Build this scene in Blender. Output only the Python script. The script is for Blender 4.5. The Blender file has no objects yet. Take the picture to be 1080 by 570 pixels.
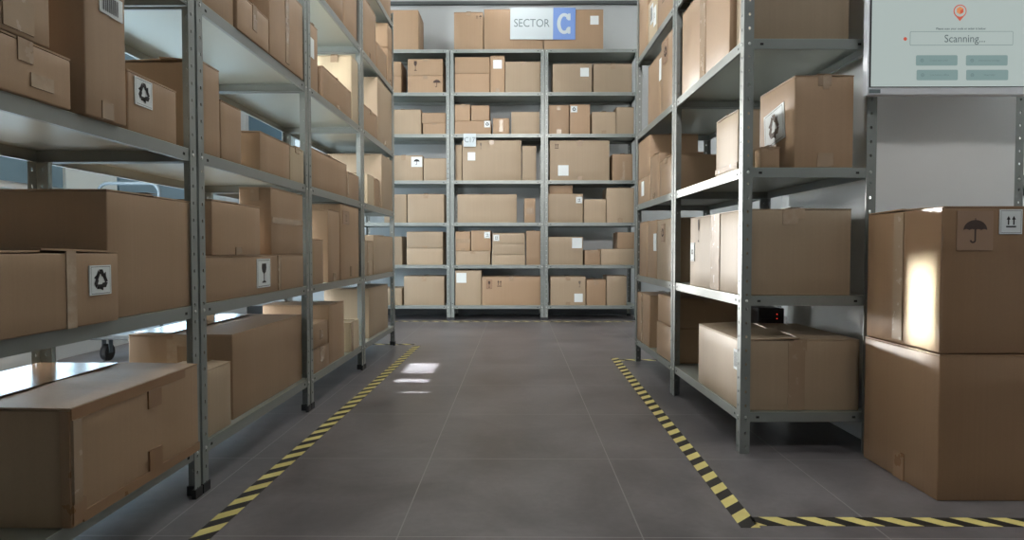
import bpy, bmesh, math, random
from math import sin, cos, pi, radians
from mathutils import Vector, Matrix

random.seed(7)
scn = bpy.context.scene
COL = scn.collection

# ------------------------------------------------------------------ camera
CAM_H, F = 0.74, 690.0
PITCH, YAW = radians(1.74), radians(0.5)
cd = bpy.data.cameras.new('camera'); cam = bpy.data.objects.new('camera', cd); COL.objects.link(cam)
cam.location = (0, 0, CAM_H); cam.rotation_euler = (pi/2 - PITCH, 0, YAW)
cd.sensor_width = 36; cd.lens = F/1080*36; cd.clip_start = 0.02
cd.dof.use_dof = False
scn.camera = cam

def ray(px, py):
    u, v = (px-540)/F, -(py-285)/F
    x, y, z = u, cos(PITCH) + v*sin(PITCH), -sin(PITCH) + v*cos(PITCH)
    return Vector((x*cos(YAW) - y*sin(YAW), x*sin(YAW) + y*cos(YAW), z))
def on_x(px, py, X):                      # point on the upright plane x = X
    d = ray(px, py); t = X/d.x
    return d.y*t, CAM_H + d.z*t
def on_y(px, py, Y):                      # point on the upright plane y = Y
    d = ray(px, py); t = Y/d.y
    return d.x*t, CAM_H + d.z*t

# ------------------------------------------------------------------ materials
def mat(name, col=(.5,.5,.5), rough=.5, metal=0., emit=None, estr=0., spec=.5):
    m = bpy.data.materials.new(name); m.use_nodes = True
    b = m.node_tree.nodes['Principled BSDF']
    b.inputs['Base Color'].default_value = (*col, 1); b.inputs['Roughness'].default_value = rough
    b.inputs['Metallic'].default_value = metal; b.inputs['Specular IOR Level'].default_value = spec
    if emit: b.inputs['Emission Color'].default_value = (*emit, 1); b.inputs['Emission Strength'].default_value = estr
    return m
def nodes(m):
    nt = m.node_tree
    return nt, nt.nodes['Principled BSDF'], nt.nodes.new, nt.links.new
def noisy(m, c1, c2, scale=6, detail=5, bump=0., rough=None, sc=(1,1,1), perobj=0.):
    nt, b, N, L = nodes(m)
    tc = N('ShaderNodeTexCoord'); mp = N('ShaderNodeMapping'); mp.inputs['Scale'].default_value = sc
    L(tc.outputs['Object'], mp.inputs['Vector'])
    nz = N('ShaderNodeTexNoise'); nz.inputs['Scale'].default_value = scale; nz.inputs['Detail'].default_value = detail
    L(mp.outputs['Vector'], nz.inputs['Vector'])
    mx = N('ShaderNodeMix'); mx.data_type = 'RGBA'
    mx.inputs['A'].default_value = (*c1, 1); mx.inputs['B'].default_value = (*c2, 1)
    L(nz.outputs['Fac'], mx.inputs['Factor']); out = mx.outputs['Result']
    if perobj:
        oi = N('ShaderNodeObjectInfo'); mr = N('ShaderNodeMapRange')
        mr.inputs['To Min'].default_value = 1-perobj; mr.inputs['To Max'].default_value = 1+perobj
        hs = N('ShaderNodeHueSaturation'); L(oi.outputs['Random'], mr.inputs['Value'])
        L(mr.outputs['Result'], hs.inputs['Value']); L(out, hs.inputs['Color']); out = hs.outputs['Color']
    L(out, b.inputs['Base Color'])
    if bump:
        bp = N('ShaderNodeBump'); bp.inputs['Strength'].default_value = bump; bp.inputs['Distance'].default_value = .004
        L(nz.outputs['Fac'], bp.inputs['Height']); L(bp.outputs['Normal'], b.inputs['Normal'])
    if rough:
        mr2 = N('ShaderNodeMapRange'); mr2.inputs['To Min'].default_value = rough[0]; mr2.inputs['To Max'].default_value = rough[1]
        L(nz.outputs['Fac'], mr2.inputs['Value']); L(mr2.outputs['Result'], b.inputs['Roughness'])
    return m

def cardboard(name, c1, c2, rough):
    m = mat(name, c1, rough, spec=.35)
    nt, b, N, L = nodes(m)
    tc = N('ShaderNodeTexCoord'); oi = N('ShaderNodeObjectInfo')
    off = N('ShaderNodeVectorMath'); off.operation = 'ADD'
    L(tc.outputs['Object'], off.inputs[0]); L(oi.outputs['Location'], off.inputs[1])
    big = N('ShaderNodeTexNoise'); big.inputs['Scale'].default_value = 3.5; big.inputs['Detail'].default_value = 4
    L(off.outputs[0], big.inputs['Vector'])
    fib = N('ShaderNodeTexNoise'); fib.inputs['Scale'].default_value = 180; fib.inputs['Detail'].default_value = 3
    L(off.outputs[0], fib.inputs['Vector'])
    mp = N('ShaderNodeMapping'); mp.inputs['Scale'].default_value = (90, 90, 1.2); L(off.outputs[0], mp.inputs['Vector'])
    flu = N('ShaderNodeTexNoise'); flu.inputs['Scale'].default_value = 1.0; flu.inputs['Detail'].default_value = 1; L(mp.outputs[0], flu.inputs['Vector'])
    mx = N('ShaderNodeMix'); mx.data_type = 'RGBA'; mx.inputs['A'].default_value = (*c1, 1); mx.inputs['B'].default_value = (*c2, 1)
    L(big.outputs['Fac'], mx.inputs['Factor'])
    ad = N('ShaderNodeMath'); ad.operation = 'ADD'; L(fib.outputs['Fac'], ad.inputs[0]); L(flu.outputs['Fac'], ad.inputs[1])
    mr = N('ShaderNodeMapRange'); mr.inputs['From Max'].default_value = 2; mr.inputs['To Min'].default_value = .9; mr.inputs['To Max'].default_value = 1.1
    L(ad.outputs[0], mr.inputs['Value'])
    rn = N('ShaderNodeMapRange'); rn.inputs['To Min'].default_value = .9; rn.inputs['To Max'].default_value = 1.08; L(oi.outputs['Random'], rn.inputs['Value'])
    ml = N('ShaderNodeMath'); ml.operation = 'MULTIPLY'; L(mr.outputs[0], ml.inputs[0]); L(rn.outputs[0], ml.inputs[1])
    hs = N('ShaderNodeHueSaturation'); L(mx.outputs['Result'], hs.inputs['Color']); L(ml.outputs[0], hs.inputs['Value'])
    L(hs.outputs['Color'], b.inputs['Base Color'])
    bp = N('ShaderNodeBump'); bp.inputs['Strength'].default_value = .12; bp.inputs['Distance'].default_value = .002
    L(flu.outputs['Fac'], bp.inputs['Height']); L(bp.outputs['Normal'], b.inputs['Normal'])
    return m

M = {}
M['kraft'] = cardboard('kraft_cardboard', (.335,.221,.134), (.38,.254,.158), .5)
M['tan'] = cardboard('tan_cardboard', (.35,.263,.178), (.395,.30,.205), .5)
M['pale'] = cardboard('pale_cardboard', (.45,.36,.24), (.50,.40,.27), .5)
M['deep'] = cardboard('deep_brown_cardboard', (.25,.15,.082), (.28,.17,.095), .42)
M['film'] = noisy(mat('glossy_wrap_film', rough=.2, spec=.8), (.26,.155,.088), (.29,.175,.10), 8, 4, .05, (.12,.26))
M['tape'] = noisy(mat('packing_tape', rough=.22), (.335,.24,.16), (.37,.268,.182), 30, 4, .2, (.15,.35), perobj=.05)
M['browntape'] = noisy(mat('brown_packing_tape', rough=.3), (.25,.14,.07), (.285,.165,.088), 14, 4, .2, (.2,.4))
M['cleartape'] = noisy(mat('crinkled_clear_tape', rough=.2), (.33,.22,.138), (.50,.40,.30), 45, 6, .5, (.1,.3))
M['paper'] = noisy(mat('label_paper', rough=.6), (.70,.74,.74), (.76,.80,.80), 30)
M['ink'] = mat('black_ink', (.015,.014,.016), .6)
M['brownink'] = mat('brown_ink', (.06,.035,.028), .7)
M['greyink'] = mat('faint_grey_ink', (.16,.125,.1), .7)
M['shade'] = mat('clear_label_film', (.30,.185,.115), .35)
M['steel'] = noisy(mat('grey_painted_steel', rough=.34, metal=.25), (.225,.245,.234), (.26,.28,.268), 9, 4, 0, (.3,.42), perobj=.03)
M['shelf'] = noisy(mat('grey_shelf_sheet', rough=.3, metal=.8), (.43,.455,.41), (.48,.505,.455), 5, 4, 0, (.36,.48))
M['dark'] = mat('painted_slot_shade', (.012,.013,.013), .8)  # colour stands in for the shade inside the shelf lip slots
M['bolt'] = mat('zinc_bolt', (.62,.64,.63), .3, .85)
M['rubber'] = mat('black_foot', (.02,.02,.022), .6)
M['wall'] = noisy(mat('painted_wall', rough=.7), (.50,.53,.54), (.56,.59,.60), 2.5, 3)
M['white'] = noisy(mat('white_plaster', rough=.75), (.80,.82,.82), (.85,.87,.87), 5, 4, .1)
M['ceil'] = mat('ceiling_paint', (.55,.57,.57), .8)
M['trim'] = mat('dark_grey_trim', (.09,.10,.105), .5)
M['blue'] = noisy(mat('blue_panel_paint', rough=.35), (.085,.15,.20), (.10,.175,.23), 3)
M['lightpanel'] = mat('pale_panel', (.42,.48,.49), .35)
M['chrome'] = mat('steel_tube', (.11,.15,.18), .6, .0)
M['silver'] = mat('silver_bezel', (.74,.76,.80), .35, .1)
M['black'] = mat('black_plastic', (.015,.015,.017), .35)
M['signwhite'] = mat('sign_white', (.50,.56,.585), .45)
M['signblue'] = mat('sign_blue', (.16,.27,.58), .45)
M['signgrey'] = mat('sign_grey_lettering', (.15,.19,.20), .5)
M['led'] = mat('red_led', (.5,.02,.02), .4, emit=(1,.05,.03), estr=1.2)
SC = 0.42
M['scr'] = mat('screen_glow', (.02,.02,.02), .3, emit=(.49,.575,.55), estr=SC*1.85)
M['scrbtn'] = mat('screen_buttons', (.02,.02,.02), .3, emit=(.27,.40,.39), estr=SC*1.6)
M['scrtxt'] = mat('screen_text', (.02,.02,.02), .3, emit=(.10,.14,.15), estr=SC*1.6)
M['scrtxt2'] = mat('screen_button_text', (.02,.02,.02), .3, emit=(.16,.25,.26), estr=SC*1.6)
M['scrline'] = mat('screen_outline', (.02,.02,.02), .3, emit=(.24,.33,.32), estr=SC*1.6)
M['scrred'] = mat('screen_red', (.02,.02,.02), .3, emit=(.62,.10,.055), estr=SC*2)
M['scrora'] = mat('screen_orange', (.02,.02,.02), .3, emit=(.75,.28,.10), estr=SC*2)
M['lamp'] = mat('lamp_diffuser', (.8,.8,.8), .5, emit=(1.0,.985,.95), estr=12)
M['daylight'] = mat('daylit_window_pane', (.8,.8,.8), .4, emit=(.93,.985,1.0), estr=30)
M['daylow'] = mat('daylit_low_pane', (.8,.8,.8), .4, emit=(.50,.77,1.0), estr=7)
M['glass'] = mat('clear_window_glass', (.9,.95,.95), .05)
nt_ = M['glass'].node_tree; tr_ = nt_.nodes.new('ShaderNodeBsdfTransparent'); mx_ = nt_.nodes.new('ShaderNodeMixShader'); mx_.inputs[0].default_value = .1
nt_.links.new(tr_.outputs[0], mx_.inputs[1]); nt_.links.new(nt_.nodes['Principled BSDF'].outputs[0], mx_.inputs[2]); nt_.links.new(mx_.outputs[0], nt_.nodes['Material Output'].inputs['Surface'])

# floor: big dark porcelain tiles, thin pale grout
def floor_mat():
    m = mat('dark_floor_tiles', (.1,.1,.1), .35)
    nt, b, N, L = nodes(m)
    tc = N('ShaderNodeTexCoord')
    br = N('ShaderNodeTexBrick'); br.offset = 0; br.inputs['Scale'].default_value = 1
    br.inputs['Brick Width'].default_value = .632; br.inputs['Row Height'].default_value = .632
    br.inputs['Mortar Size'].default_value = .0022; br.inputs['Mortar Smooth'].default_value = .3
    br.inputs['Color1'].default_value = (1,1,1,1); br.inputs['Color2'].default_value = (.93,.93,.93,1); br.inputs['Mortar'].default_value = (0,0,0,1)
    mp = N('ShaderNodeMapping'); mp.inputs['Location'].default_value = (.31+6.32, -1.665+6.32, 0)
    L(tc.outputs['Object'], mp.inputs['Vector']); L(mp.outputs[0], br.inputs['Vector'])
    n1 = N('ShaderNodeTexNoise'); n1.inputs['Scale'].default_value = 2.3; n1.inputs['Detail'].default_value = 8; n1.inputs['Roughness'].default_value = .62; n1.inputs['Distortion'].default_value = .4
    L(tc.outputs['Object'], n1.inputs['Vector'])
    n2 = N('ShaderNodeTexNoise'); n2.inputs['Scale'].default_value = 45; n2.inputs['Detail'].default_value = 4; L(tc.outputs['Object'], n2.inputs['Vector'])
    cr = N('ShaderNodeValToRGB'); cr.color_ramp.elements[0].position = .33; cr.color_ramp.elements[1].position = .68
    cr.color_ramp.elements[0].color = (.086,.079,.085,1); cr.color_ramp.elements[1].color = (.215,.197,.203,1)
    L(n1.outputs['Fac'], cr.inputs['Fac'])
    m1 = N('ShaderNodeMix'); m1.data_type = 'RGBA'; m1.blend_type = 'MULTIPLY'; m1.inputs['Factor'].default_value = .25
    L(cr.outputs['Color'], m1.inputs['A']); L(n2.outputs['Fac'], m1.inputs['B'])
    m2 = N('ShaderNodeMix'); m2.data_type = 'RGBA'; m2.inputs['A'].default_value = (.25,.24,.235,1)
    L(br.outputs['Fac'], m2.inputs['Factor'])
    inv = N('ShaderNodeMath'); inv.operation = 'SUBTRACT'; inv.inputs[0].default_value = 1; L(br.outputs['Fac'], inv.inputs[1])
    L(inv.outputs[0], m2.inputs['Factor']); L(m1.outputs['Result'], m2.inputs['B']); L(m2.outputs['Result'], b.inputs['Base Color'])
    mr = N('ShaderNodeMapRange'); mr.inputs['To Min'].default_value = .24; mr.inputs['To Max'].default_value = .46
    L(n1.outputs['Fac'], mr.inputs['Value']); L(mr.outputs[0], b.inputs['Roughness'])
    return m
M['floor'] = floor_mat()

def hazard_mat():
    m = mat('black_yellow_stripes', (.5,.4,.1), .5)
    nt, b, N, L = nodes(m)
    tc = N('ShaderNodeTexCoord'); sp = N('ShaderNodeSeparateXYZ'); L(tc.outputs['Object'], sp.inputs[0])
    ad = N('ShaderNodeMath'); ad.operation = 'ADD'; L(sp.outputs['X'], ad.inputs[0]); L(sp.outputs['Y'], ad.inputs[1])
    dv = N('ShaderNodeMath'); dv.operation = 'DIVIDE'; dv.inputs[1].default_value = .105; L(ad.outputs[0], dv.inputs[0])
    fr = N('ShaderNodeMath'); fr.operation = 'FRACT'; L(dv.outputs[0], fr.inputs[0])
    gt = N('ShaderNodeMath'); gt.operation = 'GREATER_THAN'; gt.inputs[1].default_value = .5; L(fr.outputs[0], gt.inputs[0])
    nz = N('ShaderNodeTexNoise'); nz.inputs['Scale'].default_value = 25; nz.inputs['Detail'].default_value = 6; L(tc.outputs['Object'], nz.inputs['Vector'])
    ye = N('ShaderNodeMix'); ye.data_type = 'RGBA'; ye.inputs['A'].default_value = (.56,.47,.15,1); ye.inputs['B'].default_value = (.70,.60,.22,1); L(nz.outputs['Fac'], ye.inputs['Factor'])
    mx = N('ShaderNodeMix'); mx.data_type = 'RGBA'; mx.inputs['A'].default_value = (.012,.011,.009,1)
    L(gt.outputs[0], mx.inputs['Factor']); L(ye.outputs['Result'], mx.inputs['B']); L(mx.outputs['Result'], b.inputs['Base Color'])
    return m
M['hazard'] = hazard_mat()

# ------------------------------------------------------------------ mesh helpers
def link(name, bm, mats, parent=None, loc=None, rot=0., smooth=False):
    me = bpy.data.meshes.new(name); bm.to_mesh(me); bm.free()
    if not isinstance(mats, (list, tuple)): mats = [mats]
    for m in mats: me.materials.append(m)
    if smooth:
        for p in me.polygons: p.use_smooth = True
    o = bpy.data.objects.new(name, me); COL.objects.link(o)
    if parent is not None: o.parent = parent
    if loc is not None: o.location = loc
    if rot: o.rotation_euler = (0, 0, rot)
    return o
def tag(o, label, cat, group=None):
    o['label'] = label; o['category'] = cat
    if group: o['group'] = group
    return o
def struct(o): o['kind'] = 'structure'; return o
def empty(name, loc, rot=0.):
    o = bpy.data.objects.new(name, None); COL.objects.link(o); o.location = loc; o.rotation_euler = (0, 0, rot)
    o.empty_display_size = .1
    return o
def box(bm, x0, x1, y0, y1, z0, z1, mi=0, bev=0.):
    vs = [bm.verts.new((x, y, z)) for z in (z0, z1) for y in (y0, y1) for x in (x0, x1)]
    fs = [bm.faces.new([vs[i] for i in q]) for q in ((0,2,3,1),(4,5,7,6),(0,1,5,4),(2,6,7,3),(0,4,6,2),(1,3,7,5))]
    for f in fs: f.material_index = mi
    if bev:
        es = list({e for f in fs for e in f.edges})
        bmesh.ops.bevel(bm, geom=es, offset=bev, segments=2, profile=.5, affect='EDGES')
    return vs
def poly(bm, pts, mi=0):
    f = bm.faces.new([bm.verts.new(p) for p in pts]); f.material_index = mi; return f
def tube(bm, pts, r, n=10, mi=0):
    pts = [Vector(p) for p in pts]; rings = []
    for i, p in enumerate(pts):
        d = (pts[min(i+1, len(pts)-1)] - pts[max(i-1, 0)]).normalized()
        a = d.orthogonal().normalized() if i == 0 else (rings_a - d*rings_a.dot(d)).normalized()
        rings_a = a; b = d.cross(a)
        rings.append([bm.verts.new(p + a*r*cos(2*pi*k/n) + b*r*sin(2*pi*k/n)) for k in range(n)])
    for A, B in zip(rings, rings[1:]):
        for k in range(n):
            f = bm.faces.new([A[k], A[(k+1) % n], B[(k+1) % n], B[k]]); f.material_index = mi; f.smooth = True
    bm.faces.new(rings[0][::-1]).material_index = mi; bm.faces.new(rings[-1]).material_index = mi
def copy_tree(o, parent=None):
    c = o.copy(); COL.objects.link(c)
    if parent is not None: c.parent = parent
    for ch in list(o.children): copy_tree(ch, c)
    return c
def text_polys(txt, size, bold=0.):
    cu = bpy.data.curves.new('t', 'FONT'); cu.body = txt; cu.size = size; cu.align_x = 'CENTER'; cu.align_y = 'CENTER'; cu.offset = bold
    cu.resolution_u = 4
    o = bpy.data.objects.new('t', cu); COL.objects.link(o)
    dg = bpy.context.evaluated_depsgraph_get(); me = bpy.data.meshes.new_from_object(o.evaluated_get(dg))
    out = [[(me.vertices[i].co.x, me.vertices[i].co.y) for i in p.vertices] for p in me.polygons]
    bpy.data.objects.remove(o); bpy.data.curves.remove(cu); bpy.data.meshes.remove(me)
    return out

# ------------------------------------------------------------------ symbols (unit square, centred)
def rot2(p, a): return (p[0]*cos(a) - p[1]*sin(a), p[0]*sin(a) + p[1]*cos(a))
def sym(kind):
    P = []
    if kind == 'recycle':
        for k in range(3):
            a = 2*pi*k/3
            for q in ([(-.11,.40),(.10,.40),(.20,.22),(.05,.13),(-.01,.22),(-.05,.24),(-.13,.24)][:6], [(-.16,.38),(-.31,.12),(-.16,.04),(-.03,.27)],
                      [(.03,.15),(.31,.05),(.29,.31)]):
                P.append([rot2(p, a) for p in q])
    elif kind == 'glass':
        P.append([(-.17,.42),(.17,.42),(.19,.22),(.14,.06),(.035,-.02),(.03,-.32),(.16,-.38),(.16,-.42),(-.16,-.42),(-.16,-.38),(-.03,-.32),(-.035,-.02),(-.14,.06),(-.19,.22)])
    elif kind == 'umbrella':
        top = [(.4*cos(t), .02 + .34*sin(t)) for t in [pi*i/14 for i in range(15)]]
        bot = []
        for s in range(4):
            x0, x1 = -.4 + .2*s, -.2 + .2*s
            bot += [(x0 + (x1-x0)*i/4, .02 + .035*sin(pi*i/4)) for i in range(1, 5)]
        P.append(top + bot[:-1]); P.append([(-.015,.34),(.015,.34),(.015,.42),(-.015,.42)])
        P.append([(-.03,.04),(.03,.04),(.03,-.32),(-.03,-.32)])
        arc = [pi + pi*i/8 for i in range(9)]
        P.append([(-.075+.105*cos(t), -.32+.105*sin(t)) for t in arc] + [(-.075+.045*cos(t), -.32+.045*sin(t)) for t in arc[::-1]])
    elif kind == 'arrows':
        for x in (-.17, .17):
            P.append([(x-.045,-.2),(x+.045,-.2),(x+.045,.14),(x+.13,.14),(x,.38),(x-.13,.14),(x-.045,.14)])
        P.append([(-.32,-.36),(.32,-.36),(.32,-.27),(-.32,-.27)])
    elif kind == 'barcode':
        x = -.46
        for i in range(13):
            w = (.02,.045,.03)[(i*7) % 3]; P.append([(x,-.45),(x+w,-.45),(x+w,.45),(x,.45)]); x += w + (.03,.02,.045)[(i*5) % 3]
    elif kind == 'lines':
        for y, w in ((.3,.7),(.12,.8),(-.06,.55),(-.24,.75)): P.append([(-.4,y),(-.4+w,y),(-.4+w,y+.05),(-.4,y+.05)])
    return P

# ------------------------------------------------------------------ cardboard boxes
FR = {'n': (Vector((1,0,0)), Vector((0,-1,0))), 'e': (Vector((0,1,0)), Vector((1,0,0))), 'w': (Vector((0,-1,0)), Vector((-1,0,0)))}
# 'n' = the face towards the camera, 'e' = the face towards +x (aisle side of the left row), 'w' = the face towards -x
def face_pt(dim, face, u, v, off):        # u,v metres from the face's bottom centre
    U, Nn = FR[face]; half = dim[1]/2 if face == 'n' else dim[0]/2
    return U*u + Vector((0,0,1))*v + Nn*(half + off)
def face_w(dim, face): return dim[0] if face == 'n' else dim[1]

def add_film(o, dim, x0, x1, y0, y1):      # wide shiny tape on the top of a box
    bm = bmesh.new(); box(bm, x0-o.location.x, x1-o.location.x, y0-o.location.y, y1-o.location.y, dim[2]+.0045, dim[2]+.0052)
    f = link('shiny_top_tape', bm, M['film'], o); return f
def add_label(o, dim, face, fu, fv, w, h, kind=None, plate='paper', ink='ink', tilt=0., margin=.74):
    fw, fh = face_w(dim, face), dim[2]
    cu, cv = (fu-.5)*fw, fv*fh
    bm = bmesh.new(); mats = []
    R = lambda p: (cu + rot2(p, tilt)[0], cv + rot2(p, tilt)[1])
    if plate:
        mats.append(M[plate])
        q = [R(p) for p in ((-w/2,-h/2),(w/2,-h/2),(w/2,h/2),(-w/2,h/2))]
        a = [bm.verts.new(face_pt(dim, face, *p, .0032)) for p in q]; b = [bm.verts.new(face_pt(dim, face, *p, .0008)) for p in q]
        bm.faces.new(a)
        for i in range(4): bm.faces.new([a[i], b[i], b[(i+1) % 4], a[(i+1) % 4]])
    if kind:
        mats.append(M[ink]); s = min(w, h)*margin if plate else 1
        sx, sy = (s, s) if plate else (w, h)
        if kind == 'barcode': sx, sy = w*.9, h*.8
        if kind == 'glass' and plate: sx, sy = w*.95, h*.8
        for P in sym(kind):
            poly(bm, [face_pt(dim, face, *R((x*sx, y*sy)), .0040 if plate else .0030) for x, y in P], len(mats)-1)
        if plate and kind in ('glass','recycle','arrows') and w > .05:    # thin printed border of the label
            for x0,x1,y0,y1 in ((-.43,.43,.44,.455),(-.43,.43,-.455,-.44),(-.44,-.43,-.455,.455),(.43,.44,-.455,.455)):
                poly(bm, [face_pt(dim, face, *R((x*w, y*h)), .0038) for x, y in ((x0,y0),(x1,y0),(x1,y1),(x0,y1))], len(mats)-1)
    nm = 'printed_symbol' if not plate else 'handling_label' if kind else 'shipping_label'
    return link(nm, bm, mats, o)

def strip(bm, dim, face, u0, u1, v0, v1, off=.0022):
    q = ((u0,v0),(u1,v0),(u1,v1),(u0,v1))
    a = [bm.verts.new(face_pt(dim, face, *p, off)) for p in q]; b = [bm.verts.new(face_pt(dim, face, *p, -.0004)) for p in q]
    bm.faces.new(a)
    for i in range(4): bm.faces.new([a[i], b[i], b[(i+1) % 4], a[(i+1) % 4]])

BOXN = 0
def carton(x0, x1, y0, y1, z0, z1, label, group, m='kraft', vis='n', seam=None, topped=False, tapes=(), labels=(), lift=None, tapem='tape', rot=0., film=None):
    global BOXN; BOXN += 1
    rnd = random.Random(BOXN*31 + 5)
    dim = (x1-x0, y1-y0, z1-z0); dx, dy, h = dim
    FT = .0045                                            # board thickness of the flaps
    bm = bmesh.new(); box(bm, -dx/2, dx/2, -dy/2, dy/2, 0, h-FT)
    bmesh.ops.subdivide_edges(bm, edges=bm.edges[:], cuts=3, use_grid_fill=True)
    bulge = rnd.uniform(.0004, .0016)
    for v in bm.verts:                                    # sides belly out a little
        fz = sin(pi*min(1, max(0, v.co.z/(h-FT))))
        if abs(abs(v.co.x) - dx/2) < 1e-6: v.co.x += math.copysign(bulge*fz*cos(v.co.y/dy*pi), v.co.x)
        if abs(abs(v.co.y) - dy/2) < 1e-6: v.co.y += math.copysign(bulge*fz*cos(v.co.x/dx*pi), v.co.y)
    sharp = [e for e in bm.edges if len(e.link_faces) == 2 and e.calc_face_angle(0) > 1.0]
    bmesh.ops.bevel(bm, geom=sharp, offset=min(.0035, min(dim)*.06), segments=2, profile=.5, affect='EDGES')
    for f in bm.faces: f.smooth = True
    o = link('cardboard_box', bm, M[m], None, ((x0+x1)/2, (y0+y1)/2, z0), rot)
    try: o.data.set_sharp_from_angle(angle=radians(50))
    except Exception: pass
    tag(o, label, 'box', group)
    if seam is None: seam = 'y' if rnd.random() < .55 else 'x'
    if vis in 'ew' and seam is None: seam = 'x'
    # two top flaps meeting over the seam (seam runs along x or y)
    for s in (-1, 1):
        up = 0 if topped else (rnd.uniform(0, .007) if lift is None else lift)
        bm = bmesh.new(); g = .0015
        W, Ln = (dy, dx) if seam == 'x' else (dx, dy)
        zz = h - FT + .0003
        p = []
        N_ = 6
        for j in range(N_+1):                             # along the seam
            t = -Ln/2 + Ln*j/N_
            wob = up*(.55 + .45*sin(j*1.9 + BOXN + s))
            p.append((t, wob))
        rows = []
        for t, wob in p:
            a = (s*W/2, 0.); c = (s*g, wob)
            r = []
            for (w_, zo) in (a, c):
                for zt in (0, FT-.0004):
                    co = (t, w_, zz+zo+zt) if seam == 'x' else (w_, t, zz+zo+zt)
                    r.append(bm.verts.new(co))
            rows.append(r)                                # outer-low, outer-high, inner-low, inner-high
        for A, B in zip(rows, rows[1:]):
            for i, k in ((0,1),(1,3),(3,2),(2,0)): bm.faces.new([A[i], A[k], B[k], B[i]])
        for r in (rows[0], rows[-1]): bm.faces.new([r[0], r[1], r[3], r[2]])
        bmesh.ops.recalc_face_normals(bm, faces=bm.faces[:])
        link('top_flap', bm, M[m], o)
    # seam tape: a strip over the top and, on some boxes, short ends folded down
    tw = min(.024, min(dx, dy)*.14); fall = min(.05, h*.2)*rnd.uniform(.7, 1.1)
    if not topped and lift is None:
        bm = bmesh.new(); zt = h + .0062; hl = (dx if seam == 'x' else dy)/2
        q = [(-hl,-tw),(hl,-tw),(hl,tw),(-hl,tw)]
        if seam != 'x': q = [(y, x) for x, y in q][::-1]
        A = [bm.verts.new((x, y, zt)) for x, y in q]; B = [bm.verts.new((x, y, zt-.0006)) for x, y in q]
        bm.faces.new(A); bm.faces.new(B[::-1])
        for i in range(4): bm.faces.new([A[i], B[i], B[(i+1) % 4], A[(i+1) % 4]])
        link('packing_tape', bm, M[tapem], o)
    for f in (('n',) if seam == 'y' else ('e','w')):
        if f != vis and f != 'n': continue
        if rnd.random() < .45:
            bm = bmesh.new(); strip(bm, dim, f, -tw, tw, h-fall, h, .0026); link('packing_tape', bm, M[tapem], o)
        if rnd.random() < .3:
            bm = bmesh.new(); strip(bm, dim, f, -tw, tw, .002, fall*.8, .0026); link('packing_tape', bm, M[tapem], o)
    for tp in tapes:                                      # extra strips: face, u0,u1,v0,v1 as fractions, material
        f, u0, u1, v0, v1, tm = tp; fw = face_w(dim, f); bm = bmesh.new()
        strip(bm, dim, f, (u0-.5)*fw, (u1-.5)*fw, v0*h, v1*h, .0029+.0005*tapes.index(tp)); link('tape_strip', bm, M[tm], o)
    if film: add_film(o, dim, *film)
    for lb in labels: add_label(o, dim, *lb[:5], **(lb[5] if len(lb) > 5 else {}))
    return o

# ------------------------------------------------------------------ racks
def post_bm(h, sx, sy, holes=.05):
    """slotted steel angle; the corner is at (0,0), flanges run to x=sx*.036 and y=sy*.036"""
    W, T = .036, .0024
    bm = bmesh.new(); n = int(h/holes)
    for axis in (0, 1):
        sg = sx if axis == 0 else sy
        P = (lambda a, z: (sg*a, 0, z)) if axis == 0 else (lambda a, z: (0, sg*a, z))
        V = {}
        def vert(a, z):
            k = (round(a, 5), round(z, 5))
            if k not in V: V[k] = bm.verts.new(P(a, z))
            return V[k]
        for i in range(n):
            z0, z1 = h*i/n, h*(i+1)/n; zc, ac = (z0+z1)/2, W*.56; rx, rz = .0042, .0058
            oc = [(ac+rx*cos(t), zc+rz*sin(t)) for t in [2*pi*(k+.5)/8 for k in range(8)]]
            am = ac
            outer = [(W, (zc+z1)/2), (W, z1), (0, z1), (0, (zc+z1)/2), (0, (zc+z0)/2), (0, z0), (W, z0), (W, (zc+z0)/2)]
            for k in range(8):
                k2 = (k+1) % 8
                bm.faces.new([vert(*outer[k]), vert(*outer[k2]), vert(*oc[k2]), vert(*oc[k])])
    bmesh.ops.remove_doubles(bm, verts=bm.verts[:], dist=1e-5)
    bmesh.ops.recalc_face_normals(bm, faces=bm.faces[:])
    # thickness, grown inwards
    geo = bmesh.ops.extrude_face_region(bm, geom=bm.faces[:])
    vs = [e for e in geo['geom'] if isinstance(e, bmesh.types.BMVert)]
    for v in vs:
        if abs(v.co.y) < 1e-7 and abs(v.co.x) > T: v.co.y += sy*T
        elif abs(v.co.x) < 1e-7 and abs(v.co.y) > T: v.co.x += sx*T
        else: v.co.x += sx*T; v.co.y += sy*T
    bmesh.ops.recalc_face_normals(bm, faces=bm.faces[:])
    return bm

def shelf_bm(L, D, lip=.036):
    bm = bmesh.new(); g = .0032; t = .0012
    x0, x1, y0, y1 = g, L-g, g, D-g
    box(bm, x0, x1, y0, y1, -t, 0)
    for (a, b, c, d) in ((x0, x1, y0, y0+t), (x0, x1, y1-t, y1), (x0, x0+t, y0+t, y1-t), (x1-t, x1, y0+t, y1-t)):
        box(bm, a, b, c, d, -lip, -t, 2)
    r = .011
    for (a, b, c, d) in ((x0, x1, y0+t, y0+r), (x0, x1, y1-r, y1-t), (x0+t, x0+r, y0+r, y1-r), (x1-r, x1-t, y0+r, y1-r)):
        box(bm, a, b, c, d, -lip, -lip+t, 2)
    for xs in (x0+.062, x1-.062):                          # solid dark plates painting the shade of slots near the lip ends
        box(bm, xs-.006, xs+.006, y0-.0004, y0+.001, -lip*.64, -lip*.42, 1)
    for ys in (y0+.062, y1-.062):
        for X in (x0-.0004, x1-.0006): box(bm, X, X+.001, ys-.006, ys+.006, -lip*.64, -lip*.42, 1)
    return bm

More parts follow.
